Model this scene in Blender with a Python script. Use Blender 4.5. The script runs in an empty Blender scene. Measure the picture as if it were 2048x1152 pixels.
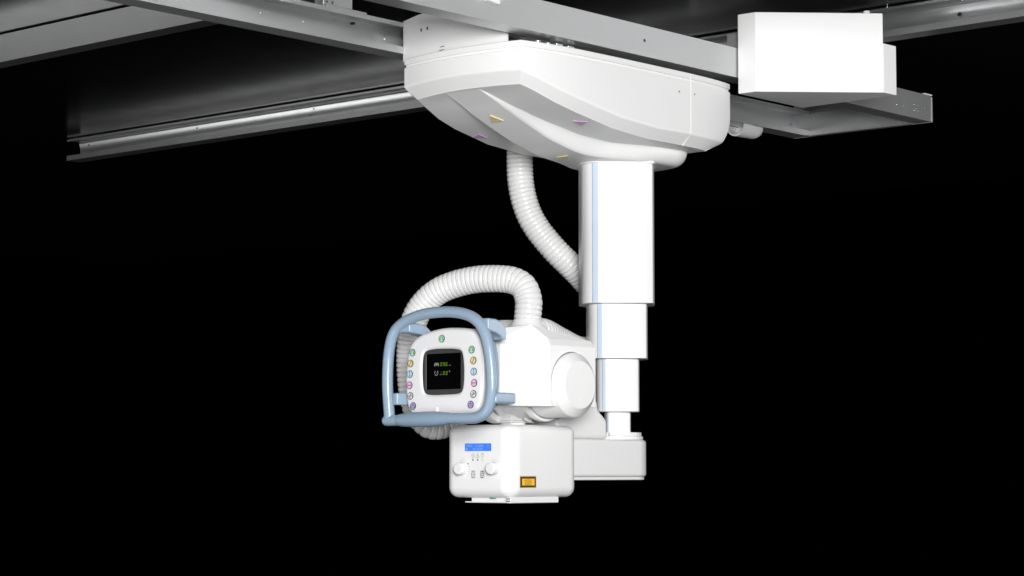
import bpy, bmesh, math, random
from mathutils import Vector, Matrix
random.seed(4)
S = bpy.context.scene
COL = S.collection

# ------------------------------------------------------------------ camera, world, lamps, exposure
ALPHA = math.radians(41.4287)                       # the bridge beams run along +X, the ceiling rails along +Y
RGT = Vector((math.sin(ALPHA), -math.cos(ALPHA), 0))
FWD = Vector((math.cos(ALPHA), math.sin(ALPHA), 0))
UPW = Vector((0, 0, 1))
PITCH = math.radians(4.7617)
CAM = Vector((-4.84589, -3.87894, 1.5))
FPX = 4393.8
cam_d = bpy.data.cameras.new('camera'); cam = bpy.data.objects.new('camera', cam_d); COL.objects.link(cam)
cam_d.sensor_width = 36.0; cam_d.lens = FPX / 2048 * 36; cam_d.clip_start = 0.05; cam_d.clip_end = 100
cf = FWD * math.cos(PITCH) + UPW * math.sin(PITCH)
cu = -FWD * math.sin(PITCH) + UPW * math.cos(PITCH)
cam.matrix_world = Matrix(((RGT.x, cu.x, -cf.x, CAM.x), (RGT.y, cu.y, -cf.y, CAM.y), (RGT.z, cu.z, -cf.z, CAM.z), (0, 0, 0, 1)))
S.camera = cam

world = bpy.data.worlds.new('World'); S.world = world; world.use_nodes = True
world.node_tree.nodes['Background'].inputs[0].default_value = (0, 0, 0, 1)
world.node_tree.nodes['Background'].inputs[1].default_value = 0.0

def lamp(name, loc, target, size, watts, size_y=None):
    d = bpy.data.lights.new(name, 'AREA'); o = bpy.data.objects.new(name, d); COL.objects.link(o)
    d.energy = watts; d.size = size
    if size_y: d.shape = 'RECTANGLE'; d.size_y = size_y
    o.location = loc
    o.rotation_euler = (Vector(target) - Vector(loc)).to_track_quat('-Z', 'Y').to_euler()
    return o
lamp('key_softbox', CAM + RGT * 0.6 + UPW * 0.85 + FWD * 0.3, (-0.2, 0, 2.0), 1.5, 455)
lamp('left_softbox', (-3.9, 6.0, 1.15), (-0.3, 1.0, 2.6), 3.0, 40, 0.9)
lamp('right_fill', (1.5, -2.0, 2.1), (-0.1, -0.25, 2.5), 0.7, 12)  # extra fill, added to brighten the near beam
lamp('low_softbox', CAM + FWD * 3.0 - UPW * 1.9 - RGT * 2.6, (-0.3, 0, 2.1), 1.8, 46)

S.view_settings.view_transform = 'Standard'; S.view_settings.look = 'None'
S.view_settings.exposure = 0.0; S.view_settings.gamma = 1.0; S.view_settings.use_curve_mapping = False
S.cycles.max_bounces = 8; S.cycles.diffuse_bounces = 4; S.cycles.glossy_bounces = 4
S.cycles.sample_clamp_indirect = 6.0

# ------------------------------------------------------------------ measuring helper: where a sight line meets a real plane of the unit
def P(px, py, **k):
    d = cf + RGT * ((px - 1024) / FPX) - cu * ((py - 576) / FPX)
    (ax, v), = k.items()
    if ax == 'd': t = v / d.dot(FWD)
    else:
        i = 'xyz'.index(ax); t = (v - CAM[i]) / d[i]
    return CAM + d * t

# ------------------------------------------------------------------ materials
def mat(name, col, rough=0.4, metal=0.0, spec=0.5, emit=None, estr=0.0, grain=0.0, coat=0.0, rvar=0.06, gscale=240, brushed=None, mottle=0.0):
    m = bpy.data.materials.new(name); m.use_nodes = True
    n = m.node_tree.nodes; l = m.node_tree.links; b = n['Principled BSDF']
    b.inputs['Base Color'].default_value = (*col, 1); b.inputs['Roughness'].default_value = rough
    b.inputs['Metallic'].default_value = metal; b.inputs['Specular IOR Level'].default_value = spec
    b.inputs['Coat Weight'].default_value = coat
    if emit:
        b.inputs['Emission Color'].default_value = (*emit, 1); b.inputs['Emission Strength'].default_value = estr
    tc = n.new('ShaderNodeTexCoord')
    vec = tc.outputs['Object']
    if brushed:
        mp = n.new('ShaderNodeMapping'); mp.inputs['Scale'].default_value = brushed
        l.new(vec, mp.inputs['Vector']); vec = mp.outputs['Vector']
    if rvar:
        nz = n.new('ShaderNodeTexNoise'); nz.inputs['Scale'].default_value = 9 if not brushed else 60
        nz.inputs['Detail'].default_value = 4
        l.new(vec, nz.inputs['Vector'])
        mr = n.new('ShaderNodeMapRange'); mr.inputs['From Min'].default_value = 0.3; mr.inputs['From Max'].default_value = 0.7
        mr.inputs['To Min'].default_value = max(0.02, rough - rvar); mr.inputs['To Max'].default_value = rough + rvar
        l.new(nz.outputs['Fac'], mr.inputs['Value']); l.new(mr.outputs['Result'], b.inputs['Roughness'])
        if mottle:
            mx = n.new('ShaderNodeMix'); mx.data_type = 'RGBA'
            mx.inputs['A'].default_value = (*[c * (1 - mottle) for c in col], 1)
            mx.inputs['B'].default_value = (*[min(0.95, c * (1 + mottle)) for c in col], 1)
            l.new(nz.outputs['Fac'], mx.inputs['Factor']); l.new(mx.outputs['Result'], b.inputs['Base Color'])
    if grain:
        g = n.new('ShaderNodeTexNoise'); g.inputs['Scale'].default_value = gscale; g.inputs['Detail'].default_value = 2
        l.new(vec, g.inputs['Vector'])
        bp = n.new('ShaderNodeBump'); bp.inputs['Strength'].default_value = grain; bp.inputs['Distance'].default_value = 0.001
        l.new(g.outputs['Fac'], bp.inputs['Height']); l.new(bp.outputs['Normal'], b.inputs['Normal'])
    return m
WHITE = mat('white_lacquer', (0.80, 0.80, 0.795), 0.40, grain=0.05, rvar=0.02, mottle=0.008)
WHITE_G = mat('white_gloss_lacquer', (0.80, 0.80, 0.80), 0.30, rvar=0.008, spec=0.3)
PANELW = mat('panel_plastic', (0.74, 0.74, 0.745), 0.38, grain=0.05, mottle=0.012)
HOSE = mat('white_hose_plastic', (0.72, 0.72, 0.715), 0.22, mottle=0.03)
ALU = mat('satin_aluminium', (0.60, 0.605, 0.61), 0.38, metal=0.75, brushed=(0.35, 1.0, 9.0), rvar=0.006)
ALU_Y = mat('satin_aluminium_rail', (0.50, 0.505, 0.51), 0.29, metal=0.85, rvar=0.0)
STEEL = mat('bright_steel', (0.7, 0.7, 0.71), 0.22, metal=1.0)
HOLE = mat('dark_hole', (0.012, 0.012, 0.013), 0.6)
CEIL = mat('dark_ceiling_gloss', (0.006, 0.0065, 0.008), 0.20, spec=0.5, rvar=0.02)
BLUE = mat('blue_plastic', (0.275, 0.368, 0.475), 0.27, rvar=0.05, mottle=0.02, grain=0.03)
BLUEG = mat('blue_grip_rubber', (0.245, 0.335, 0.435), 0.36, rvar=0.05, mottle=0.03, grain=0.06)
STRIPE = mat('pale_blue_stripe', (0.50, 0.60, 0.75), 0.4, spec=0.15)
GREY = mat('joint_grey', (0.20, 0.205, 0.22), 0.5)
BEZEL = mat('charcoal_bezel', (0.035, 0.035, 0.036), 0.45)
SCREEN = mat('black_screen', (0.001, 0.001, 0.001), 0.3, spec=0.02)
SCRLINE = mat('screen_edge', (0.35, 0.35, 0.36), 0.4)
DIGIT = mat('green_segments', (0.02, 0.06, 0.0), 0.5, emit=(0.22, 0.50, 0.03), estr=0.65)
DIGOFF = mat('unlit_segments', (0.004, 0.018, 0.003), 0.5)
SCRW = mat('screen_pictogram', (0.05, 0.05, 0.05), 0.5, emit=(0.42, 0.42, 0.42), estr=0.6)
INK = mat('black_print', (0.018, 0.018, 0.02), 0.5)
INKG = mat('grey_print', (0.13, 0.13, 0.13), 0.5)
LCD = mat('blue_lcd', (0.01, 0.04, 0.2), 0.3, emit=(0.045, 0.19, 0.82), estr=0.9)
LCDT = mat('lcd_characters', (0.1, 0.2, 0.5), 0.4, emit=(0.22, 0.42, 0.98), estr=0.8)
LEDY = mat('lit_indicator', (0.3, 0.3, 0.02), 0.4, emit=(0.45, 0.45, 0.03), estr=0.7)
TEAL = mat('teal_lens', (0.01, 0.25, 0.2), 0.3)
BCOL = {'green': mat('button_green', (0.36, 0.66, 0.42), 0.4), 'yellow': mat('button_yellow', (0.72, 0.56, 0.24), 0.4),
        'blue': mat('button_blue', (0.42, 0.64, 0.82), 0.4), 'pink': mat('button_pink', (0.78, 0.40, 0.66), 0.4),
        'white': mat('button_white', (0.74, 0.74, 0.74), 0.4), 'violet': mat('button_violet', (0.42, 0.34, 0.66), 0.4)}
ARROWY = mat('yellow_sticker', (0.72, 0.59, 0.31), 0.45)
ARROWP = mat('violet_sticker', (0.58, 0.38, 0.58), 0.45)
AMBER = mat('amber_label', (0.95, 0.52, 0.006), 0.45)
AMBERD = mat('amber_border', (0.48, 0.26, 0.01), 0.45)
BROWN = mat('brown_print', (0.26, 0.12, 0.01), 0.5)

# ------------------------------------------------------------------ mesh helpers
class MB:
    """Collects faces (each with a material) and links them as ONE mesh object."""
    def __init__(self): self.v = []; self.f = []; self.m = []; self.mats = []
    def slot(self, m):
        if m not in self.mats: self.mats.append(m)
        return self.mats.index(m)
    def add(self, verts, faces, m):
        k = len(self.v); s = self.slot(m)
        self.v += [Vector(q) for q in verts]
        for f in faces: self.f.append([k + i for i in f]); self.m.append(s)
    def add_bm(self, bm, m):
        bm.verts.index_update()
        self.add([v.co.copy() for v in bm.verts], [[v.index for v in f.verts] for f in bm.faces], m); bm.free()
    def box(self, x0, x1, y0, y1, z0, z1, m, bev=0.0, seg=2):
        bm = bmesh.new(); bmesh.ops.create_cube(bm, size=1)
        for v in bm.verts: v.co = Vector(((x0 + x1) / 2 + v.co.x * (x1 - x0), (y0 + y1) / 2 + v.co.y * (y1 - y0), (z0 + z1) / 2 + v.co.z * (z1 - z0)))
        if bev: bmesh.ops.bevel(bm, geom=bm.edges[:] + bm.verts[:], offset=bev, segments=seg, affect='EDGES', profile=0.5)
        self.add_bm(bm, m)
    def prism(self, poly, z0, z1, m, bev=0.0, seg=2, xf=None, only_vertical=False, vbev=0.0):
        bm = bmesh.new()
        a = [bm.verts.new((p[0], p[1], z0)) for p in poly]; b = [bm.verts.new((p[0], p[1], z1)) for p in poly]; n = len(poly)
        bm.faces.new(a[::-1]); bm.faces.new(b)
        for i in range(n): bm.faces.new((a[i], a[(i + 1) % n], b[(i + 1) % n], b[i]))
        bmesh.ops.recalc_face_normals(bm, faces=bm.faces)
        if vbev:
            es = [e for e in bm.edges if abs(e.verts[0].co.z - e.verts[1].co.z) > 1e-6]
            bmesh.ops.bevel(bm, geom=es, offset=vbev, segments=4, affect='EDGES', profile=0.5)
        if bev:
            es = [e for e in bm.edges if len(e.link_faces) == 2 and e.calc_face_angle() > 0.6]
            bmesh.ops.bevel(bm, geom=es, offset=bev, segments=seg, affect='EDGES', profile=0.5)
        if xf:
            for v in bm.verts: v.co = xf(v.co)
        self.add_bm(bm, m)
    def loft(self, rings, m, cap0=True, cap1=True, closed=True):
        n = len(rings[0]); k = []
        vs = []; fs = []
        for r in rings: vs += list(r)
        for i in range(len(rings) - 1):
            for j in range(n if closed else n - 1):
                a = i * n + j; b = i * n + (j + 1) % n
                fs.append((a, b, b + n, a + n))
        if cap0: fs.append(tuple(range(n))[::-1])
        if cap1: fs.append(tuple((len(rings) - 1) * n + j for j in range(n)))
        self.add(vs, fs, m)
    def tube(self, pts, radii, m, seg=20, caps=True, flat=1.0):
        if not hasattr(radii, '__len__'): radii = [radii] * len(pts)
        rings = []; fr = None
        pts = [Vector(p) for p in pts]
        for i, p in enumerate(pts):
            t = (pts[min(i + 1, len(pts) - 1)] - pts[max(i - 1, 0)]).normalized()
            if fr is None:
                fr = t.orthogonal().normalized()
            fr = (fr - t * fr.dot(t)).normalized(); g = t.cross(fr)
            rings.append([p + (fr * math.cos(2 * math.pi * j / seg) + g * math.sin(2 * math.pi * j / seg)) * radii[i] for j in range(seg)])
        self.loft(rings, m, caps, caps)
    def cyl(self, a, b, r, m, seg=40, bev=0.0):
        a = Vector(a); b = Vector(b); d = (b - a); L = d.length; d.normalize()
        if bev:
            pr = [(0, r - bev), (bev * 0.3, r - bev * 0.3), (bev, r), (L - bev, r), (L - bev * 0.3, r - bev * 0.3), (L, r - bev)]
        else: pr = [(0, r), (L, r)]
        self.lathe(a, d, pr, m, seg)
    def lathe(self, a, d, prof, m, seg=48, cap0=True, cap1=True):
        a = Vector(a); d = Vector(d).normalized(); u = d.orthogonal().normalized(); w = d.cross(u)
        self.loft([[a + d * h + (u * math.cos(2 * math.pi * j / seg) + w * math.sin(2 * math.pi * j / seg)) * r for j in range(seg)] for h, r in prof], m, cap0, cap1)
    def build(self, name, parent=None, smooth=35, fix=True):
        off = Vector(ORIGIN.get(parent.name, (0, 0, 0))) if parent else Vector((0, 0, 0))
        me = bpy.data.meshes.new(name); me.from_pydata([v - off for v in self.v], [], self.f)
        for mm in self.mats: me.materials.append(mm)
        me.polygons.foreach_set('material_index', self.m)
        bm = bmesh.new(); bm.from_mesh(me)
        if fix: bmesh.ops.recalc_face_normals(bm, faces=bm.faces)
        bm.to_mesh(me); bm.free()
        if smooth:
            me.polygons.foreach_set('use_smooth', [True] * len(me.polygons)); me.set_sharp_from_angle(angle=math.radians(smooth))
        me.update()
        o = bpy.data.objects.new(name, me); COL.objects.link(o)
        if smooth:
            w = o.modifiers.new('shading', 'WEIGHTED_NORMAL'); w.keep_sharp = True; w.weight = 60
        if parent: o.parent = parent; ORIGIN[o.name] = tuple(off)
        return o
ORIGIN = {}
def thing(name, label, cat, loc=(0, 0, 0), group=None):
    o = bpy.data.objects.new(name, None); COL.objects.link(o); o.location = loc; o.empty_display_size = 0.1
    o['label'] = label; o['category'] = cat
    if group: o['group'] = group
    ORIGIN[o.name] = tuple(loc); return o
def tag(o, label, cat, group=None):
    o['label'] = label; o['category'] = cat
    if group: o['group'] = group
def spline(pts, n=16, closed=False):
    pts = [Vector(p) for p in pts]; out = []; N = len(pts)
    for i in range(N if closed else N - 1):
        g = (lambda k: pts[k % N]) if closed else (lambda k: pts[max(0, min(N - 1, k))])
        a, b, c, d = g(i - 1), g(i), g(i + 1), g(i + 2)
        for j in range(n):
            t = j / n
            out.append(0.5 * ((2 * b) + (c - a) * t + (2 * a - 5 * b + 4 * c - d) * t * t + (3 * b - a - 3 * c + d) * t ** 3))
    if not closed: out.append(pts[-1])
    return out
def resample(pts, step):
    out = [pts[0]]; need = step
    for i in range(1, len(pts)):
        a, b = pts[i - 1], pts[i]; L = (b - a).length; s = 0
        while L - s >= need:
            s += need; out.append(a.lerp(b, s / L)); need = step
        need -= (L - s)
    return out
def lerp_table(tab, x):
    if x <= tab[0][0]: return tab[0][1]
    for (x0, y0), (x1, y1) in zip(tab, tab[1:]):
        if x <= x1:
            t = (x - x0) / (x1 - x0)
            return y0 + (y1 - y0) * t
    return tab[-1][1]
def smooth_table(tab):
    """a denser, rounded version of a measured table"""
    sp = spline([(a, b, 0) for a, b in tab], 8)
    return [(p.x, p.y) for p in sp]
class Frame:
    """flat drawing surface: u to the viewer's right, v up, n out of the surface"""
    def __init__(self, o, u, v): self.o = Vector(o); self.u = Vector(u); self.v = Vector(v); self.n = self.u.cross(self.v)
    def __call__(self, s, t, h=0.0): return self.o + self.u * s + self.v * t + self.n * h
    def uv(self, p): d = Vector(p) - self.o; return d.dot(self.u), d.dot(self.v)
def poly(mb, fr, pts, h, m): mb.add([fr(s, t, h) for s, t in pts], [tuple(range(len(pts)))], m)
def disc(mb, fr, s, t, r, h, m, seg=32, th=0.0):
    c = [(s + r * math.cos(2 * math.pi * k / seg), t + r * math.sin(2 * math.pi * k / seg)) for k in range(seg)]
    if th: mb.loft([[fr(a, b, h) for a, b in c], [fr(a, b, h + th) for a, b in c]], m, False, True)
    else: poly(mb, fr, c, h, m)
def ring(mb, fr, s, t, r0, r1, h, m, seg=36, a0=0.0, a1=360.0):
    full = abs(a1 - a0) >= 359.9; k = seg if full else seg + 1
    an = [math.radians(a0 + (a1 - a0) * i / seg) for i in range(k)]
    vs = [fr(s + r0 * math.cos(a), t + r0 * math.sin(a), h) for a in an] + [fr(s + r1 * math.cos(a), t + r1 * math.sin(a), h) for a in an]
    fs = [(i, (i + 1) % k, k + (i + 1) % k, k + i) for i in range(k if full else k - 1)]
    mb.add(vs, fs, m)
def stroke(mb, fr, pts, w, h, m):
    for (a, b) in zip(pts, pts[1:]):
        d = Vector((b[0] - a[0], b[1] - a[1])); L = d.length
        if L < 1e-9: continue
        d /= L; q = Vector((-d.y, d.x)) * w / 2; e = d * w * 0.3
        poly(mb, fr, [(a[0] - e.x + q.x, a[1] - e.y + q.y), (a[0] - e.x - q.x, a[1] - e.y - q.y), (b[0] + e.x - q.x, b[1] + e.y - q.y), (b[0] + e.x + q.x, b[1] + e.y + q.y)], h, m)
def text(mb, fr, s, t, body, size, h, m, sx=1.0, spacing=1.0, align='LEFT'):
    c = bpy.data.curves.new('writing', 'FONT'); c.body = body; c.size = size; c.align_x = align; c.space_character = spacing
    o = bpy.data.objects.new('writing', c); COL.objects.link(o)
    dg = bpy.context.evaluated_depsgraph_get(); dg.update()
    me = bpy.data.meshes.new_from_object(o.evaluated_get(dg))
    mb.add([fr(s + v.co.x * sx, t + v.co.y, h) for v in me.vertices], [tuple(p.vertices) for p in me.polygons], m)
    bpy.data.objects.remove(o); bpy.data.curves.remove(c); bpy.data.meshes.remove(me)
FA = lambda o: Frame(o, (0, -1, 0), (0, 0, 1))       # a surface facing -X
FB = lambda o: Frame(o, (1, 0, 0), (0, 0, 1))        # a surface facing -Y

# ------------------------------------------------------------------ ceiling
c = MB(); c.box(-9, 4.2, -6, 7.5, 2.851, 2.95, CEIL)
ce = c.build('ceiling', smooth=0); ce['kind'] = 'structure'

# ------------------------------------------------------------------ ceiling rails (C channels hung on short spacers)
def channel(mb, u0, u1, web, lip, z0, z1, m, along, th=0.005, lip_lo=0.019, lip_hi=0.010, bow=0.0):
    """web and lip are the two side planes; along is 'x' or 'y'"""
    def bx(a0, a1, zz0, zz1, bev=0.0008):
        a0, a1 = min(a0, a1), max(a0, a1)
        if along == 'x': mb.box(u0, u1, a0, a1, zz0, zz1, m, bev, 1)
        else: mb.box(a0, a1, u0, u1, zz0, zz1, m, bev, 1)
    s = 1 if lip > web else -1
    prof = [(web, z0), (lip, z0), (lip, z0 + lip_lo), (lip - s * th, z0 + lip_lo), (lip - s * th, z0 + th), (web + s * th, z0 + th),
            (web + s * th, z1 - th), (lip - s * th, z1 - th), (lip - s * th, z1 - lip_hi), (lip, z1 - lip_hi), (lip, z1), (web, z1)]
    nb = 12 if bow else 0; zm = (z0 + z1) / 2; hh = (z1 - z0) / 2 - th
    if bow:                                                            # web hollowed like a trough
        arcp = [(web + s * th - s * bow * (1 - (k / (nb / 2) - 1) ** 2) + s * bow * 0.5, zm + hh * (k / (nb / 2) - 1)) for k in range(1, nb)]
        prof = prof[:6] + arcp + prof[6:]
    n = len(prof)
    vs = []
    for u in (u0, u1):
        for a, z in prof: vs.append((u, a, z) if along == 'x' else (a, u, z))
    fs = [(i, (i + 1) % n, n + (i + 1) % n, n + i) for i in range(n)]
    k = n - 12
    ends = [(0, 1, 4, 5), (1, 2, 3, 4), (0,) + tuple(range(5, 7 + k)) + (11 + k,), (6 + k, 7 + k, 10 + k, 11 + k), (7 + k, 8 + k, 9 + k, 10 + k)]
    for e in ends: fs.append(e); fs.append(tuple(n + i for i in e))
    mb.add(vs, fs, m)
def screw(par, p, d, r, m, h=0.002):
    d = Vector(d).normalized(); mb = MB(); mb.lathe(Vector(p) - d * 0.001, d, [(0, r), (h, r), (h + 0.001, r * 0.6)], m, 12); return mb.build('screw', par)
def hole(par, p, d, r):
    d = Vector(d).normalized(); mb = MB(); mb.lathe(Vector(p) - d * 0.002, d, [(0, r), (0.0024, r)], HOLE, 14); return mb.build('screw_hole', par)

rf = thing('ceiling_rail', 'far aluminium ceiling rail, open channel towards the viewer, cut end at left', 'rail', (0.64, 0.4, 2.76), 'rails under the ceiling')
m = MB(); channel(m, -3.2, 3.356, 0.678, 0.610, 2.760, 2.846, ALU_Y, 'y', lip_lo=0.0195, lip_hi=0.008, bow=0.0095); m.build('channel', rf, 20)
for (px, py) in ((158, 275), (212, 263), (371, 240), (611, 200), (1590, 65), (1780, 28)):
    yy = P(px, py, x=0.66).y
    m = MB(); m.cyl((0.645, yy, 2.8455), (0.645, yy, 2.8515), 0.012, STEEL, 16); m.build('spacer', rf)
for (px, py) in ((627, 218), (620, 230.5), (393, 256), (177, 290.5)): hole(rf, P(px, py, x=0.6715), (-1, 0, 0), 0.0025)
hole(rf, P(1918.5, 28.5, x=0.6715), (-1, 0, 0), 0.0062)
for (px, py) in ((167, 319.3), (173, 318.3)): screw(rf, P(px, py, z=2.76), (0, 0, -1), 0.0022, STEEL, 0.0006)
for yy in (2.05, 0.98, -0.75):
    m = MB(); m.cyl((0.645, yy, 2.838), (0.645, yy, 2.841), 0.008, STEEL, 16, 0.001); m.build('bolt', rf)

rn = thing('ceiling_rail', 'near aluminium ceiling rail at upper left showing its plain grey back', 'rail', (-0.83, 0.4, 2.76), 'rails under the ceiling')
m = MB(); channel(m, -3.2, 4.6, -0.860, -0.798, 2.760, 2.846, ALU_Y, 'y', lip_lo=0.0195, lip_hi=0.008); m.build('channel', rn, 0)
for yy in (3.2, 2.6, 2.0, 1.4, 0.8, 0.0, -0.9):
    m = MB(); m.cyl((-0.829, yy, 2.8455), (-0.829, yy, 2.8515), 0.012, STEEL, 16); m.build('spacer', rn)
for (px, py) in ((223.5, 86.3), (232.5, 84.5)): screw(rn, P(px, py, z=2.76), (0, 0, -1), 0.0022, STEEL, 0.0006)
for (px, py) in ((9.5, 84), (9, 105)): screw(rn, P(px, py, x=-0.86), (-1, 0, 0), 0.003, ALU_Y, 0.0006)

# ------------------------------------------------------------------ bridge: two beams, end plate, hanger
ZB0, ZB1 = 2.62, 2.7047
br = thing('bridge', 'pair of grey aluminium cross beams under the ceiling rails joined by an end plate', 'bridge', (0, 0, ZB0))
m = MB(); channel(m, -2.6, 1.300, -0.257, -0.194, ZB0, ZB1, ALU, 'x', lip_lo=0.0195, lip_hi=0.012)
b1 = m.build('beam', br, 0); b1['label'] = 'near beam, smooth back face lit brightly'
hole(b1, P(1289, 81, y=-0.257), (0, -1, 0), 0.0047)
for q in ((1793.5, 209), (1806.5, 212), (1832, 198), (1828.6, 209), (1836.5, 210.5), (1832.5, 217), (1829, 220.5), (1836.5, 222.5)):
    screw(b1, P(*q, y=-0.257), (0, -1, 0), 0.0019, STEEL, 0.0012)
screw(b1, P(1852, 215, y=-0.257), (0, -1, 0), 0.0032, STEEL, 0.0014)
screw(b1, P(1837, 243.3, z=ZB0), (0, 0, -1), 0.003, STEEL, 0.0008)
m = MB(); channel(m, -2.6, 1.300, 0.274, 0.209, ZB0, ZB1, ALU, 'x', lip_lo=0.0195, lip_hi=0.012)
b2 = m.build('beam', br, 0); b2['label'] = 'far beam, open channel side in view'
for q in ((606.5, 43.5), (521, 26), (769, 78)): screw(b2, P(*q, y=0.269), (0, -1, 0), 0.0028, STEEL, 0.002)
for q in ((1581.5, 249), (1596, 255.8)): hole(b2, P(*q, y=0.269), (0, -1, 0), 0.0032)
q = P(702, 47.6, y=0.269); m = MB(); m.box(q.x - 0.004, q.x + 0.003, q.y - 0.012, q.y - 0.001, q.z - 0.003, q.z + 0.003, HOLE); m.build('stop_block', b2); screw(b2, q + Vector((0.006, -0.003, 0)), (0, -1, 0), 0.003, STEEL, 0.006)
q = P(669, 41, y=0.269); m = MB(); m.box(q.x - 0.014, q.x + 0.005, q.y - 0.008, q.y - 0.001, q.z - 0.002, q.z + 0.0025, ALU, 0.001, 1); m.build('guide_clip', b2)
q = P(690, 35, y=0.269); m = MB(); m.box(q.x - 0.012, q.x + 0.026, q.y - 0.006, q.y - 0.001, q.z - 0.002, q.z + 0.0025, ALU, 0.001, 1); m.build('guide_clip', b2)
m = MB(); m.box(1.3005, 1.3065, -0.2585, 0.2755, ZB0 - 0.001, ZB1 - 0.004, ALU, 0.0015, 2); m.box(1.285, 1.3005, -0.188, 0.203, ZB0 - 0.0008, ZB0 + 0.0035, ALU, 0.001, 1)
m.box(1.262, 1.3065, -0.2575, -0.232, ZB1 + 0.0006, ZB1 + 0.0046, WHITE, 0.001, 1)
m.box(1.3005, 1.3065, -0.085, 0.2745, ZB1 - 0.0035, 2.750, ALU, 0.001, 1); m.build('end_plate', br)
m = MB()
m.box(-0.938, -0.832, 0.226, 0.234, ZB1 + 0.0005, 2.775, ALU, 0.001, 1); m.box(-0.938, -0.790, 0.213, 0.262, ZB1 + 0.0005, ZB1 + 0.007, ALU, 0.001, 1)
m.box(-0.90, -0.846, 0.234, 0.30, ZB1 + 0.0005, 2.757, ALU, 0.001, 1)
for xx in (-0.925, -0.905): pass
hg = m.build('hanger', br)
for xx in (-0.925, -0.905): hole(hg, (xx, 0.226, 2.722), (0, -1, 0), 0.003)
m = MB(); m.box(0.70, 0.78, 0.226, 0.262, ZB1 + 0.0005, 2.757, ALU, 0.001, 1); m.build('hanger', br)
m = MB(); m.box(0.26, 0.34, -0.25, -0.20, ZB1 + 0.0005, 2.757, ALU, 0.001, 1); m.build('hanger', br)
# half-round cable guide under the far beam
m = MB()
cg = P(1498, 252, y=0.25); R0, R1 = 0.036, 0.031
def arc(x, r, a0, a1, n=16): return [(x, cg.y + r * math.cos(math.radians(a0 + (a1 - a0) * i / n)), 2.619 + r * math.sin(math.radians(a0 + (a1 - a0) * i / n))) for i in range(n + 1)]
def shell(x0, x1, a0, a1):
    rows = [arc(x0, R1, a0, a1), arc(x0, R0, a0, a1), arc(x1, R0, a0, a1), arc(x1, R1, a0, a1)]
    n = len(rows[0]); vs = sum(rows, []); fs = []
    for k in range(4):
        for i in range(n - 1): fs.append((k * n + i, k * n + i + 1, ((k + 1) % 4) * n + i + 1, ((k + 1) % 4) * n + i))
    fs.append((0, n, 2 * n, 3 * n)); fs.append((n - 1, 2 * n - 1, 3 * n - 1, 4 * n - 1)); m.add(vs, fs, WHITE)
shell(cg.x - 0.075, cg.x - 0.028, 178, 362)
rows = [[(cg.x + dx, cg.y + r_ * math.cos(math.radians(180 + 180 * i / 20)), 2.619 + r_ * math.sin(math.radians(180 + 180 * i / 20))) for i in range(21)] for dx, r_ in ((-0.0275, 0.0352), (0.012, 0.0352), (0.028, 0.0335), (0.040, 0.0285), (0.048, 0.021), (0.052, 0.010))]
m.loft(rows, WHITE, True, True)
m.build('cable_guide', br)
# white cover plate on the near beam at the top edge of the picture
m = MB()
q0 = P(1001, 10, y=-0.275); pl = [(-0.86, 2.88 - 0.04), (q0.x, 2.88 - 0.04), (q0.x, q0.z + 0.004), (q0.x - 0.004, q0.z + 0.0005), (q0.x - 0.045, q0.z + 0.006), (-0.86, q0.z + 0.022)]
m.prism(pl, 0, 0.018, WHITE, 0.002, 2, xf=lambda v: Vector((v.x, -0.2755 + v.z, v.y))); m.build('cover_plate', br)

# ------------------------------------------------------------------ white drive box on the near beam
dbx = thing('drive_box', 'white box with a large flat front face fixed to the near beam at upper right', 'box', (0.39, -0.42, 2.57))
m = MB()
m.prism([(0.229, -0.2605), (0.232, -0.320), (0.4872, -0.5835), (0.4880, -0.40), (0.40, -0.2605)], 2.572, 2.8015, WHITE, 0.0026, 2)
m.prism([(0.4876, -0.5833), (0.551, -0.5865), (0.554, -0.2603), (0.4004, -0.2603), (0.4884, -0.40)], 2.5722, 2.715, WHITE, 0.0026, 2)
m.build('body', dbx)
q = P(1733, 26, y=-0.50)
m = MB(); m.cyl((q.x, q.y, 2.8018), (q.x, q.y, 2.816), 0.0165, WHITE, 24, 0.001); m.cyl((q.x, q.y, 2.8162), (q.x, q.y, 2.826), 0.010, WHITE, 24, 0.001); m.build('vent_cap', dbx)

# ------------------------------------------------------------------ trolley with its white moulded cover
tr = thing('trolley', 'white moulded ceiling trolley cover with coloured arrow triangles on its belly', 'trolley', (-0.2, 0, 2.36))
side = [(-0.6640, -0.2180), (-0.635, -0.2255), (-0.60, -0.233), (-0.53, -0.2435), (-0.45, -0.2500), (-0.30, -0.2545), (-0.146, -0.2560), (0.0, -0.2565), (0.08, -0.2545), (0.15, -0.2490), (0.20, -0.2425), (0.222, -0.2370), (0.2305, -0.2280)]
front = [(-0.688 + 0.5 * (y * y), y) for y in (-0.19, -0.165, -0.135, -0.10, -0.06, -0.02)]
near = front[::-1] + side
half = [(x, y) for x, y in near] + [(0.236, -0.17), (0.239, -0.10), (0.240, -0.03)]
far = [(x, -y) for x, y in half[::-1]]
far = [(x, y - 0.021 * max(0.0, min(1.0, (-0.30 - x) / 0.36)) ** 1.3 * min(1.0, y / 0.18)) for x, y in far]
outline = half + far                     # closed loop, front middle -> near side -> rear -> far side
def offset(loop, d):
    n = len(loop); out = []
    for i in range(n):
        a, b, c2 = Vector(loop[i - 1]), Vector(loop[i]), Vector(loop[(i + 1) % n])
        t1 = (b - a).normalized(); t2 = (c2 - b).normalized(); n1 = Vector((-t1.y, t1.x)); n2 = Vector((-t2.y, t2.x))
        bi = (n1 + n2); bi = bi / max(0.5, bi.dot(n1)) if bi.length > 1e-6 else n1
        out.append(b + bi * d)
    return out
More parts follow.
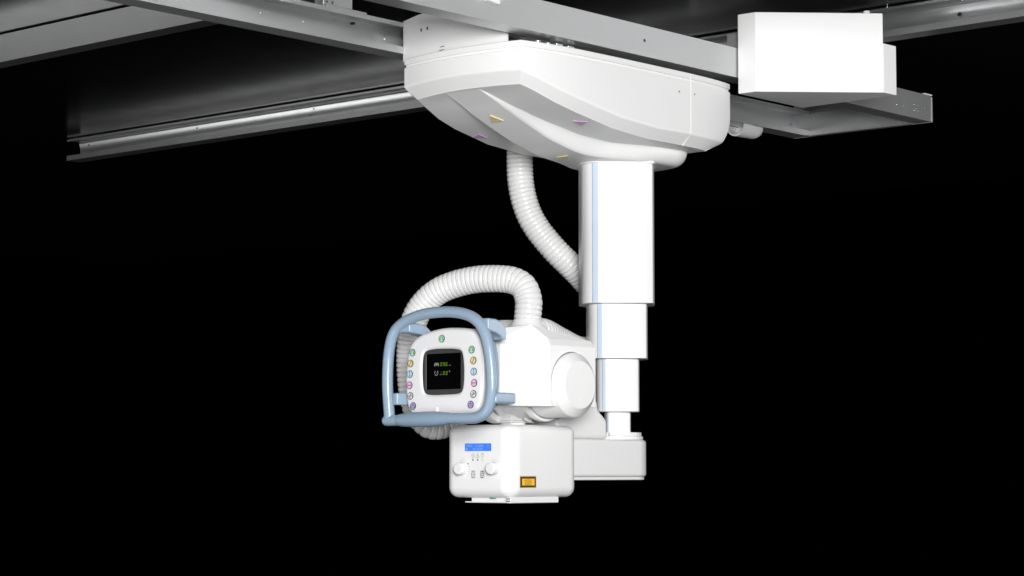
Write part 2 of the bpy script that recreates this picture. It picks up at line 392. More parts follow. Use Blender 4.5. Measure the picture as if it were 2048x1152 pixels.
ZC = smooth_table([(-0.70, 2.531), (-0.66, 2.523), (-0.61, 2.508), (-0.55, 2.489), (-0.45, 2.467), (-0.345, 2.447), (-0.21, 2.4325), (-0.1, 2.430), (0.0, 2.431), (0.14, 2.429), (0.26, 2.428)])
ZBL = smooth_table([(-0.70, 2.505), (-0.652, 2.4955), (-0.61, 2.485), (-0.51, 2.4535), (-0.40, 2.4310), (-0.33, 2.4190), (-0.25, 2.4090), (-0.147, 2.4025), (0.016, 2.402), (0.16, 2.4015), (0.26, 2.401)])
# make sure offset goes inwards
if sum(p[0] * q[1] - q[0] * p[1] for p, q in zip(outline, outline[1:] + outline[:1])) < 0: sgn = -1
else: sgn = 1
rr = lambda d, z: [(p[0], p[1], z if not callable(z) else z(p)) for p in offset(outline, sgn * d)]
base_out = [(p[0], p[1]) for p in outline]
def dropz(p0, tab, add=0.0): return lerp_table(tab, p0[0]) + add
rings = [rr(0.04, 2.6020), rr(0.0015, 2.6020), rr(0.0, 2.6005), rr(0.0, 2.5868), rr(0.0006, 2.5862), rr(0.0040, 2.5852), rr(0.0040, 2.5792), rr(0.0006, 2.5780), rr(0.0, 2.5772)]
def sidering(d, tab, add):
    off = offset(outline, sgn * d)
    return [(o.x, o.y, dropz(b, tab, add)) for o, b in zip(off, base_out)]
def midring(f):
    return [(b[0], b[1], 2.5772 + (dropz(b, ZC, 0.004) - 2.5772) * f) for b in base_out]
rings += [midring(f) for f in (0.35, 0.5, 0.62, 0.74, 0.86, 0.94)]
rings += [sidering(0.0, ZC, 0.004), sidering(0.0006, ZC, 0.001), sidering(0.0028, ZC, -0.0025)]
ch_in = 0.030
off = offset(outline, sgn * ch_in)
rings.append([(o.x, o.y, lerp_table(ZBL, o.x) + 0.0035) for o in offset(outline, sgn * (ch_in - 0.0022))])
rings.append([(o.x, o.y, lerp_table(ZBL, o.x) + 0.0006) for o in off])
rings.append([(o.x, o.y, lerp_table(ZBL, o.x) - 0.0001) for o in offset(outline, sgn * (ch_in + 0.003))])
inner = offset(outline, sgn * (ch_in + 0.003))
for k in range(1, 9):                                                 # belly: rows closing towards the centre line
    f = 1 - k / 8
    rings.append([(o.x * (1 - 0.30 * (1 - f)) + 0.30 * (1 - f) * -0.21, o.y * f, lerp_table(ZBL, o.x * (1 - 0.30 * (1 - f)) + 0.30 * (1 - f) * -0.21)) for o in inner])
def tuck(p):
    w = max(0.0, min(1.0, (p[0] - 0.09) / 0.13)); w = w * w * (3 - 2 * w)
    return (p[0] - w * 6.6 * max(0.0, 2.505 - p[2]) ** 2, p[1], p[2])
rings = [[tuck(p) for p in r] for r in rings]
m = MB(); m.loft(rings, WHITE, False, False); cov = m.build('cover', tr, 28)
# visible seam and screw holes on the near side
m = MB()
xs = P(1381, 220, y=-0.2545).x
zlo = lerp_table(ZC, xs)
yo = -0.2563
m.box(xs - 0.0012, xs + 0.0012, yo - 0.0014, yo + 0.002, zlo + 0.002, 2.6012, WHITE_G)
zb_ = lerp_table(ZBL, xs - 0.004)
m.add([(xs - 0.0012, yo - 0.0014, zlo + 0.0019), (xs + 0.0012, yo - 0.0014, zlo + 0.0019), (xs + 0.0012, yo + ch_in - 0.0010, zb_ - 0.0010), (xs - 0.0012, yo + ch_in - 0.0010, zb_ - 0.0010), (xs - 0.0012, yo + 0.002, zlo + 0.0019), (xs + 0.0012, yo + 0.002, zlo + 0.0019), (xs + 0.0012, yo + ch_in + 0.002, zb_ + 0.002), (xs - 0.0012, yo + ch_in + 0.002, zb_ + 0.002)],
      [(0, 1, 2, 3), (0, 3, 7, 4), (1, 5, 6, 2), (4, 7, 6, 5)], WHITE_G)
m.build('seam', cov, 0)
hole(cov, P(1359, 183, y=-0.2572), (0, -1, 0), 0.0022); hole(cov, P(1389.5, 188.6, y=-0.2560), (0, -1, 0), 0.0022)
# raised front wall between the beams
m = MB()
ys = [-0.1685 + (0.2125 + 0.1685) * i / 24 for i in range(25)]
wx = lambda y: -0.676 + 0.5 * y * y
def wz(y):
    return 2.717 if y < 0.135 else 2.717 - (y - 0.135) * 0.10
top = [(wx(y), y, min(wz(y), 2.7035 + max(0.0, min(1, (y + 0.10) / 0.02)) * 0.02)) for y in ys]
bot = [(wx(y), y, 2.5985) for y in ys]
n = len(ys)
bk = [(x + 0.006, y, z) for x, y, z in top]; bb = [(x + 0.006, y, z) for x, y, z in bot]
m.add(top + bot + bk + bb, [(i, i + 1, n + i + 1, n + i) for i in range(n - 1)] + [(2 * n + i, 2 * n + i + 1, 3 * n + i + 1, 3 * n + i) for i in range(n - 1)] +
      [(i, i + 1, 2 * n + i + 1, 2 * n + i) for i in range(n - 1)] + [(0, n, 3 * n, 2 * n), (n - 1, 2 * n - 1, 4 * n - 1, 3 * n - 1)], WHITE)
for q in ((842, 60), (855.5, 57)):
    c0 = P(*q, x=-0.669); m.box(wx(c0.y) - 0.0012, wx(c0.y) + 0.001, c0.y - 0.0022, c0.y + 0.0022, c0.z - 0.0038, c0.z + 0.0038, HOLE)
fw = m.build('front_wall', tr)
fr = FA(P(885, 96.5, x=-0.6775))
m = MB()
poly(m, fr, [(-0.010, 0.0035), (0.006, 0.0035), (0.009, 0.0055), (-0.007, 0.0055)], 0.0004, INKG); poly(m, fr, [(-0.013, -0.0055), (0.004, -0.0055), (0.007, -0.0035), (-0.010, -0.0035)], 0.0004, INKG)
m.build('emblem', fw, 0)
# rollers and their blocks under the near beam
for q in ((1076, 84), (1096, 88)):
    c0 = P(*q, y=-0.215); m = MB(); m.cyl((c0.x, -0.214, 2.6025), (c0.x, -0.214, 2.6105), 0.008, ALU, 20, 0.001); m.build('roller', tr)
for q in ((1120, 88), (1143, 92)):
    c0 = P(*q, y=-0.21); m = MB(); m.box(c0.x - 0.016, c0.x + 0.010, -0.212, -0.19, 2.6025, 2.616, ALU, 0.001, 1); m.build('roller_block', tr)
m = MB(); m.box(-0.50, 0.10, 0.10, 0.19, 2.60, 2.70, GREY, 0.002, 1); m.build('gear_case', tr)
# lower fairing: the tongue that swells towards the column
ZT = smooth_table([(-0.66, 2.499), (-0.637, 2.4905), (-0.58, 2.4690), (-0.54, 2.4525), (-0.455, 2.4215), (-0.37, 2.3940), (-0.323, 2.3830), (-0.25, 2.3690), (-0.18, 2.3640), (-0.05, 2.3620), (0.2, 2.3600)])
HW = smooth_table([(-0.66, 0.058), (-0.5, 0.060), (-0.3, 0.063), (-0.2, 0.070), (-0.12, 0.092), (-0.06, 0.116), (0.0, 0.126), (0.06, 0.128), (0.2, 0.128)])
OW = smooth_table([(-0.66, 0.058), (-0.62, 0.068), (-0.55, 0.090), (-0.48, 0.100), (-0.3, 0.104), (-0.2, 0.112), (-0.12, 0.132), (-0.06, 0.150), (0.0, 0.160), (0.08, 0.166), (0.2, 0.166)])
st = [-0.648 + i * 0.014 for i in range(int((0.085 + 0.648) / 0.014) + 1)]
def fair_loop(t):
    """t = 0 at the belly, 1 on the flat bottom"""
    e = math.sin(t * math.pi / 2); lp = []
    def yz(x):
        w = lerp_table(OW, x) + (lerp_table(HW, x) - lerp_table(OW, x)) * (t ** 0.85)
        z0 = lerp_table(ZBL, x) + 0.004; z1 = lerp_table(ZT, x)
        k = max(0.0, min(1.0, (x + 0.16) / 0.16))
        fs = (0.5 - 0.5 * math.cos(math.pi * t)) * (1 - k) + math.sin(math.pi / 2 * t) * k
        w1 = lerp_table(HW, x) + (lerp_table(OW, x) - lerp_table(HW, x)) * math.cos(math.pi / 2 * t)
        return w * (1 - k) + w1 * k, z0 + (z1 - z0) * fs
    for x in st: w, z = yz(x); lp.append((x, -w, z))
    w, z = yz(st[-1]); ex = 0.058 + 0.050 * math.cos(math.pi / 2 * t)
    for i in range(1, 16):                                            # rounded rear end
        a = -math.pi / 2 + math.pi * i / 16
        c_, s_ = math.cos(a), math.sin(a)
        lp.append((st[-1] + ex * math.copysign(abs(c_) ** 0.85, c_), w * math.copysign(abs(s_) ** 0.92, s_), z))
    for x in st[::-1]: w, z = yz(x); lp.append((x, w, z))
    return lp
loops = [fair_loop(k / 8) for k in range(9)]
m = MB(); m.loft(loops, WHITE, False, False)
lp = loops[-1]; n = len(lp); ns = len(st)
for i in range(ns - 1): m.add([lp[i], lp[i + 1], lp[n - 2 - i], lp[n - 1 - i]], [(0, 1, 2, 3)], WHITE)
m.add([lp[i] for i in range(ns - 1, n - ns + 1)], [tuple(range(n - 2 * ns + 2))], WHITE)
m.add([loops[0][0], loops[-1][0], loops[-1][-1], loops[0][-1]], [(0, 1, 2, 3)], WHITE)
bm_ = m.build('fairing', tr, 40)
# column collar in the fairing
e1 = Vector((1, -1, 0)) / math.sqrt(2); e2 = Vector((1, 1, 0)) / math.sqrt(2)
def col_poly(s, lf=1.0): return [(-0.0795 * s - (1 - lf) * 0.026 * s, -0.1010 * s), (-0.0725 * s - (1 - lf) * 0.026 * s, -0.1030 * s), (-0.0645 * s - (1 - lf) * 0.026 * s, -0.1046 * s), (-0.048 * s, -0.1058 * s), (-0.02 * s, -0.1066 * s), (0.01 * s, -0.1069 * s), (0.04 * s, -0.1066 * s), (0.064 * s, -0.1056 * s), (0.080 * s, -0.1034 * s), (0.0885 * s, -0.0985 * s), (0.0925 * s, -0.0905 * s), (0.1055 * s, -0.004 * s), (0.1065 * s, 0.008 * s), (0.1065 * s, 0.03 * s), (0.07 * s, 0.1065 * s), (-0.07 * s, 0.1065 * s), (-0.1065 * s, 0.03 * s), (-0.1065 * s, -0.040 * s), (-0.1045 * s, -0.062 * s), (-0.0985 * s, -0.081 * s), (-0.0895 * s - (1 - lf) * 0.010 * s, -0.0935 * s)]
toW = lambda v: Vector((e1.x * v.x + e2.x * v.y, e1.y * v.x + e2.y * v.y, v.z))
m = MB(); m.prism([(x * 1.05, y * 1.05) for x, y in col_poly(1.0)], 2.3585, 2.366, WHITE, 0.001, 1, xf=toW); m.build('collar', tr)
# arrow stickers on the belly
def belly(x, y):
    zb = lerp_table(ZBL, x); w0, w1 = lerp_table(OW, x), lerp_table(HW, x); zt = lerp_table(ZT, x); a = abs(y)
    if a >= w0: return zb
    if a <= w1: return zt
    return zb + (zt - zb) * (w0 - a) / (w0 - w1)
def sticker(pts, mt, lab):
    vs = []
    for px, py in pts:
        for k in range(4000):
            q = P(px, py, z=2.30 + k * 0.00005)
            if q.z >= belly(q.x, q.y): break
        vs.append(Vector(q))
    nn = (vs[1] - vs[0]).cross(vs[2] - vs[0]).normalized()
    if nn.z > 0: nn = -nn
    m = MB(); m.loft([[v + nn * 0.0006 for v in vs], [v + nn * 0.0030 for v in vs]], mt); o = m.build('arrow_sticker', tr, 0); o['label'] = lab
sticker([(980, 229.5), (1007.5, 240), (984.5, 243.5)], ARROWY, 'yellow triangle at the front of the belly')
sticker([(1146.5, 240.3), (1175.5, 241.5), (1164, 249.5)], ARROWP, 'violet triangle on the near side of the belly')
sticker([(948, 274), (957.5, 267), (976, 274.5)], ARROWP, 'violet triangle on the far side of the belly')
sticker([(1114, 313), (1136, 310), (1138, 315.5)], ARROWY, 'yellow triangle close to the column')

# ------------------------------------------------------------------ telescopic column
tc = thing('telescopic_column', 'white four stage telescopic column with pale blue stripe hanging from the trolley', 'column', (0, 0, 1.60))
for s, z0, z1, lf, bv in ((1.0, 1.9665, 2.40, 1.0, 0.010), (0.81, 1.8135, 1.9660, 1.0, 0.008), (0.583, 1.6655, 1.8130, 0.85, 0.006), (0.345, 1.600, 1.6650, 0.4, 0.004)):
    m = MB(); pl = col_poly(s, lf)
    m.prism(pl, z0, z1, WHITE_G, 0.0009, 1, xf=toW)
    o = m.build('stage', tc, 30)
    (xa, ya), (xb, yb), (xc, yc) = pl[0], pl[1], pl[2]; e_ = 0.0007
    m = MB(); m.prism([(xa + 0.0004, ya - e_), (xb, yb - e_), (xc, yc - e_), (xc, yc + 0.003), (xa + 0.0004, ya + 0.003)], z0 + 0.0012, z1 - 0.0006, STRIPE, xf=toW); m.build('stripe', o, 0)
    m = MB(); m.prism([(xa - 0.0015, ya - 0.0003), (xa + 0.0002, ya - 0.0004), (xa + 0.0002, ya + 0.004), (xa - 0.0015, ya + 0.004)], z0 + 0.0012, z1 - 0.0006, GREY, xf=toW); m.build('joint', o, 0)

# ------------------------------------------------------------------ swivel arm at the foot of the column
sa = thing('swivel_arm', 'rounded white swivel arm carrying the foot of the column behind the collimator', 'arm', (0, 0, 1.475))
def stadium(r, x0, n=24, dx=0.0):
    return [(r * math.cos(-math.pi / 2 + math.pi * i / n) + dx, r * math.sin(-math.pi / 2 + math.pi * i / n)) for i in range(n + 1)] + [(x0, r), (x0, -r)]
m = MB(); m.prism(stadium(0.0790, -0.318), 1.4835, 1.5865, WHITE, 0.0085, 4); arm = m.build('arm_body', sa)
m = MB(); m.prism(stadium(0.0735, -0.312), 1.4752, 1.4834, WHITE, 0.002, 2); m.build('base_plate', sa)
m = MB(); m.cyl((0, 0, 1.5866), (0, 0, 1.5975), 0.0710, WHITE, 64, 0.003); m.build('bearing_ring', sa)
m = MB(); 
for a0, a1 in ((-162, -98), (-95, -30), (-27, 40), (43, 110), (113, 195)):
    an = [math.radians(a0 + (a1 - a0) * i / 16) for i in range(17)]
    o_ = [(0.0665 * math.cos(a), 0.0665 * math.sin(a)) for a in an]; i_ = [(0.040 * math.cos(a), 0.040 * math.sin(a)) for a in an[::-1]]
    m.prism(o_ + i_, 1.5977, 1.6075, WHITE, 0.0007, 1)
m.build('clamp_ring', sa)
# yoke post rising from the arm to the tube
post = [(-0.345, 1.5866), (-0.345, 1.66), (-0.305, 1.690), (-0.20, 1.700), (-0.172, 1.696), (-0.168, 1.668), (-0.129, 1.640), (-0.129, 1.5866)]
m = MB(); m.prism(post, -0.070, 0.070, WHITE, 0.014, 5, xf=lambda v: Vector((v.x, v.z, v.y))); m.build('yoke_post', sa)

# ------------------------------------------------------------------ tube head
TX, TZ = -0.447, 1.723
th = thing('tube_head', 'white x-ray tube housing with faceted cover and round end cap beside the column', 'x-ray tube', (TX, 0, 1.64))
m = MB(); m.lathe((TX, -0.2155, TZ), (0, 1, 0), [(0, 0.080), (0.003, 0.084), (0.20, 0.084), (0.20, 0.086), (0.46, 0.086), (0.475, 0.075)], WHITE, 72, False); m.build('tube_barrel', th)
m = MB(); m.lathe((TX, -0.2345, TZ), (0, 1, 0), [(0, 0.0605), (0.0008, 0.0622), (0.0016, 0.0632), (0.0165, 0.0815), (0.019, 0.0838), (0.021, 0.0843), (0.028, 0.0843)], WHITE, 80)
cap = m.build('end_cap', th, 30)
q = P(1161.5, 800, y=-0.2345); m = MB(); m.cyl((q.x, -0.2360, q.z), (q.x, -0.2340, q.z), 0.0022, WHITE_G, 16); m.build('screw', cap)
# cover
Lp = Vector((-0.655, -0.140)); Cp = P(1100.8, 750, y=-0.205); Rp = P(1191, 760, y=-0.205)
z_b = P(1101, 812.4, y=-0.205).z; z_1 = P(1101, 690, y=-0.205).z; z_2 = P(1096, 677, y=-0.197).z
plan = [(Lp.x, Lp.y), (Cp.x, -0.205), (Rp.x, -0.205), (Rp.x, 0.205), (Cp.x, 0.205), (Lp.x, -Lp.y)]
def inset(pl, d): return offset(pl, d if sum(p[0] * q[1] - q[0] * p[1] for p, q in zip(pl, pl[1:] + pl[:1])) > 0 else -d)
i1 = inset(plan, 0.009); i2 = inset(plan, 0.0010)
Ap = P(1062, 649.3, y=-0.172); Rr = P(1141.7, 671.6, y=-0.182); Lr = P(1003, 656, x=-0.630)
topr = [(Lr.x, Lr.y, Lr.z), (Ap.x, Ap.y, Ap.z), (Rr.x, Rr.y, Rr.z), (Rr.x, -Rr.y, Rr.z), (Ap.x, -Ap.y, Ap.z), (Lr.x, -Lr.y, Lr.z)]
zr = [z_2, z_2, P(1173.4, 682, y=-0.197).z]; zr = zr + zr[::-1]
ringsC = [[(p[0], p[1], z_b) for p in i2], [(p[0], p[1], z_b + 0.001) for p in plan], [(p[0], p[1], z_1) for p in plan], [(p.x, p.y, z) for p, z in zip(i1, zr)], topr]
m = MB(); m.loft(ringsC, WHITE, True, True); cv = m.build('cover', th, 0)
FC = FB((TX, -0.205, TZ)); m = MB(); ring(m, FC, 0, 0.0022, 0.070, 0.0850, 0.0004, GREY, 72); m.build('cap_gap_shade', cv, 0)  # flat grey ring paints the shade in the slot round the end cap
# trunnion flange round the barrel, mounting block
m = MB(); m.lathe((TX, -0.118, TZ), (0, 1, 0), [(0, 0.086), (0.001, 0.0925), (0.003, 0.0935), (0.018, 0.0935), (0.020, 0.0925), (0.021, 0.086)], WHITE, 72, False, False); m.build('trunnion_flange', th)
m = MB(); m.lathe((TX - 0.02, 0.012, TZ), (0, 1, 0), [(0, 0.080), (0.001, 0.095), (0.006, 0.098), (0.030, 0.098), (0.034, 0.094), (0.035, 0.08)], WHITE, 72, False, False); m.build('trunnion_flange', th)
zb = P(1024, 846, d=5.865).z
m = MB(); m.box(TX - 0.041, TX + 0.041, -0.031, 0.031, zb + 0.0045, z_b + 0.012, WHITE, 0.004, 2); m.box(TX - 0.047, TX + 0.047, -0.035, 0.035, zb, zb + 0.0044, WHITE, 0.0012, 1); mb_ = m.build('mounting_block', th)
m = MB()
q = P(1030, 818, y=-0.045); m.cyl((q.x, -0.055, q.z), (q.x, -0.025, q.z), 0.0055, WHITE_G, 20, 0.001); m.build('lock_pin', th)
for (px, hx) in ((1046, 0.05),):
    q = P(px, 832, y=-0.05); m = MB(); m.prism([(-0.012, 0.03), (0.006, 0.03), (0.026, -0.012), (0.018, -0.018), (0.004, -0.012)], 0, 0.012, WHITE, 0.002, 2, xf=lambda v, q=q: Vector((q.x + v.x, -0.062 + v.z, q.z + v.y))); m.build('bracket', th)
q = P(1024, 848, d=5.865); 
m = MB(); m.cyl((TX, 0, P(1024, 856, d=5.865).z), (TX, 0, zb - 0.0005), 0.0335, WHITE, 48); m.build('neck', th)
# hose collar and the small hump behind
hc = P(1054, 652, y=-0.035)
m = MB(); m.lathe((hc.x, hc.y, hc.z - 0.020), (0, 0, 1), [(0, 0.062), (0.012, 0.055), (0.020, 0.047), (0.027, 0.041), (0.036, 0.037)], WHITE, 48); m.build('hose_collar', th)
q = P(1013, 660, d=6.08)
m = MB(); m.lathe((q.x, q.y, q.z - 0.05), (0, 0, 1), [(0, 0.052), (0.045, 0.050), (0.060, 0.045), (0.070, 0.036), (0.076, 0.026)], WHITE, 10); m.build('rear_hump', th, 20)

# ------------------------------------------------------------------ corrugated hoses
def hose(name, label, path, radius, pitch=0.0128, depth=0.0030, flare=None):
    sp = resample(spline(path, 24), pitch / 10)
    rad = []
    for i in range(len(sp)):
        prof = [0.0, 0.62, 0.88, 0.97, 1.0, 1.0, 1.0, 0.97, 0.88, 0.62][i % 10]
        rad.append(radius - depth * (1 - prof))
    mb = MB(); mb.tube(sp, rad, HOSE, 36)
    o = mb.build(name, None, 60); tag(o, label, 'hose', 'corrugated hoses of the unit'); return o
z0 = 6.33
h1 = [P(1040, 292, d=z0), P(1039.5, 325, d=z0), P(1041, 360, d=z0), P(1047, 395, d=z0), P(1058, 428, d=z0), P(1073, 455, d=z0), P(1092, 480, d=z0), P(1116, 507, d=z0), P(1140, 530, d=6.34), P(1166, 557, d=6.36), P(1195, 594, d=6.38), P(1210, 640, d=6.38), P(1196, 690, d=6.34), P(1160, 700, d=6.28), P(1120, 682, d=6.2), P(1085, 664, d=6.12), P(1060, 668, d=6.08), P(1040, 690, d=6.05)]
hose('corrugated_hose', 'white corrugated hose curving down from the trolley belly to behind the column', h1, 0.0385)
hd = (hc - CAM).dot(FWD)
h2px = [(1056.5, 622, 0.0), (1057, 600, 0.004), (1048, 575, 0.012), (1029, 562, 0.022), (1005, 557.8, 0.033), (981, 557.3, 0.044), (960, 558.2, 0.055), (937.7, 561.5, 0.066), (910, 568.5, 0.08), (883, 579, 0.094), (860, 595, 0.107), (842, 615, 0.12), (829, 640, 0.13), (822, 672, 0.14), (819.5, 712, 0.148), (821, 755, 0.15), (826, 795, 0.15), (837, 828, 0.15), (858, 850, 0.15), (884, 851, 0.16), (908, 838, 0.18), (925, 812, 0.2), (935, 780, 0.21)]
h2 = [Vector((hc.x, hc.y, hc.z + 0.004))] + [P(a, b, d=hd + e) for a, b, e in h2px]
hose('corrugated_hose', 'white corrugated hose looping from the cover top round the left of the control panel', h2, 0.0368)

# ------------------------------------------------------------------ control panel with handle
XP = -0.735                                                            # front plane of the panel
cp = thing('control_panel', 'white operator panel with black screen and coloured round buttons inside a blue handle', 'control panel', (-0.70, -0.01, 1.65))
CY, CZ = P(887, 743, x=XP).y, P(887, 743, x=XP).z
def polar(pts, n=120):
    """resample a star shaped loop by angle about the panel centre; returns radii"""
    sp = spline([(p.y, p.z, 0) for p in pts], 20, True)
    an = [(math.atan2(p.y - CZ, -(p.x - CY)) % (2 * math.pi), math.hypot(p.x - CY, p.y - CZ)) for p in sp]
    an.sort(); an = [(an[-1][0] - 2 * math.pi, an[-1][1])] + an + [(an[0][0] + 2 * math.pi, an[0][1])]
    return [lerp_table(an, 2 * math.pi * k / n) for k in range(n)]
def ploop(rad, x, d=0.0):
    n = len(rad); pts = [Vector((CY - r * math.cos(2 * math.pi * k / n), CZ + r * math.sin(2 * math.pi * k / n))) for k, r in enumerate(rad)]
    if d:
        ctr = Vector((CY, CZ)); out = []
        for k in range(n):
            t = (pts[(k + 1) % n] - pts[k - 1]).normalized(); nn = Vector((-t.y, t.x))
            if nn.dot(ctr - pts[k]) < 0: nn = -nn
            out.append(pts[k] + nn * d)
        pts = out
    return [Vector((x, p.x, p.y)) for p in pts]
OUT = [(868.4, 658.7), (886.8, 655.4), (906.6, 655), (926.4, 656), (943.5, 658.9), (953.3, 667), (959.8, 679), (964.8, 699), (967, 718.7), (968, 745), (967.3, 770), (964.6, 796), (960.7, 813), (953, 823.5), (940, 828.5), (920, 830), (880, 832.5), (840, 834), (824, 832), (816.5, 823), (811.5, 809.3), (809, 789.6), (808.2, 769.8), (808.6, 745), (811, 718.7), (814.5, 699), (821, 684.4), (831.5, 673.8), (847.3, 665.3)]
po = polar([P(a, b, x=XP) for a, b in OUT])
BZ = [(888.4, 697.2), (870, 698), (855, 701.2), (848.5, 708), (845.8, 722), (845, 745), (846, 768), (848, 780), (853, 788), (866, 790.2), (887, 789.6), (908, 788.4), (919.5, 786), (925, 779), (927.3, 765), (928, 742), (927, 720), (924.5, 706), (919.5, 699.8), (906, 697.3)]
pb = polar([P(a, b, x=XP + 0.004) for a, b in BZ])
m = MB()
m.loft([ploop(po, XP + 0.040, 0.004), ploop(po, XP + 0.016, 0.0), ploop(po, XP + 0.010, 0.0008), ploop(po, XP + 0.005, 0.003), ploop(po, XP + 0.0015, 0.0075), ploop(po, XP, 0.014), ploop(pb, XP + 0.0001, -0.0085), ploop(pb, XP - 0.0006, -0.0070), ploop(pb, XP + 0.0012, -0.0030), ploop(pb, XP + 0.0052, 0.0006)], PANELW, True, False)
fp = m.build('face_plate', cp, 50)
m = MB(); m.loft([ploop(pb, XP + 0.0075, 0.0), ploop(pb, XP + 0.0038, 0.0)], BEZEL, True, True); bz = m.build('bezel', cp)
SF = FA((XP + 0.0036, CY, CZ))
sc4 = [SF.uv(P(a, b, x=XP + 0.0036)) for a, b in ((852.9, 708.4), (921.7, 705.2), (921.7, 777.3), (853, 780))]
sw = (sc4[1][0] + sc4[2][0] - sc4[0][0] - sc4[3][0]) / 4; sh = (sc4[0][1] + sc4[1][1] - sc4[2][1] - sc4[3][1]) / 4
sx = sum(p[0] for p in sc4) / 4; sy = sum(p[1] for p in sc4) / 4
m = MB(); poly(m, SF, [(sx - sw, sy - sh), (sx + sw, sy - sh), (sx + sw, sy + sh), (sx - sw, sy + sh)], 0.0003, SCREEN)
poly(m, SF, [(sx - sw - 0.0012, sy - sh), (sx - sw - 0.0002, sy - sh), (sx - sw - 0.0002, sy + sh), (sx - sw - 0.0012, sy + sh)], 0.0003, SCRLINE)
scr = m.build('screen', cp, 0)
def at(px, py): return SF.uv(P(px, py, x=XP + 0.0036))
# seven segment readout
SEG = {'0': 'abcdef', '9': 'abcdfg', '6': 'acdefg', '-': 'd'}
def digit(mb, s, t, w, hgt, ch, h):
    k = 0.18; th_ = hgt * 0.105
    pt = {'a': ((0, 1), (1, 1)), 'b': ((1, 1), (1, .5)), 'c': ((1, .5), (1, 0)), 'd': ((0, 0), (1, 0)), 'e': ((0, .5), (0, 0)), 'f': ((0, 1), (0, .5)), 'g': ((0, .5), (1, .5))}
    for nm, (a, b) in pt.items():
        on = nm in SEG[ch]
        A = Vector((s + a[0] * w + a[1] * hgt * k, t + a[1] * hgt)); B = Vector((s + b[0] * w + b[1] * hgt * k, t + b[1] * hgt))
        d = (B - A).normalized() * th_ * 0.35; A += d; B -= d
        if on or ch == '-': stroke(mb, SF, [(A.x, A.y), (B.x, B.y)], th_, h if on else h - 0.0001, (SCRW if ch == '-' else DIGIT) if on else DIGOFF)
m = MB()
for ch, px in (('0', 881.0), ('9', 886.4), ('6', 891.8)):
    s, t = at(px, 731.6); digit(m, s, t, 0.0047, 0.0080, ch, 0.0007)
for ch, px in (('-', 880.6), ('0', 886.4), ('0', 892.0)):
    s, t = at(px, 749.4); digit(m, s, t, 0.0047, 0.0080, ch, 0.0007)
s, t = at(898.3, 731.6); text(m, SF, s, t, 'cm', 0.0052, 0.0007, SCRW, sx=1.0)
s, t = at(899.4, 742.5); stroke(m, SF, [(s - 0.0017, t), (s + 0.0017, t)], 0.0009, 0.0007, SCRW); stroke(m, SF, [(s, t - 0.0018), (s, t + 0.0018)], 0.0009, 0.0007, SCRW)
# table pictogram
s, t = at(873.5, 729)
for a, b, w_ in (((-0.0075, -0.0005), (0.0075, -0.0005), 0.0022), ((-0.0068, -0.001), (-0.0072, -0.0052), 0.0013), ((0.0068, -0.001), (0.0072, -0.0052), 0.0013), ((-0.0035, 0.0030), (0.0035, 0.0030), 0.0018), ((-0.0072, 0.0033), (-0.0056, 0.0033), 0.0016), ((0.0056, 0.0033), (0.0072, 0.0033), 0.0016), ((-0.003, -0.001), (-0.001, -0.003), 0.001), ((0.001, -0.003), (0.003, -0.001), 0.001)):
    stroke(m, SF, [(s + a[0], t + a[1]), (s + b[0], t + b[1])], w_, 0.0007, SCRW)
s, t = at(873.0, 746.6); ring(m, SF, s, t, 0.0050, 0.0062, 0.0007, SCRW, 28, 140, 400)
for sg in (-1, 1): poly(m, SF, [(s + sg * 0.0062, t + 0.0058), (s + sg * 0.0030, t + 0.0058), (s + sg * 0.0040, t + 0.0026)], 0.0008, SCRW)
stroke(m, SF, [(s - 0.001, t + 0.0004), (s + 0.001, t + 0.0004)], 0.0009, 0.0007, SCRW)
m.build('readout', scr, 0)
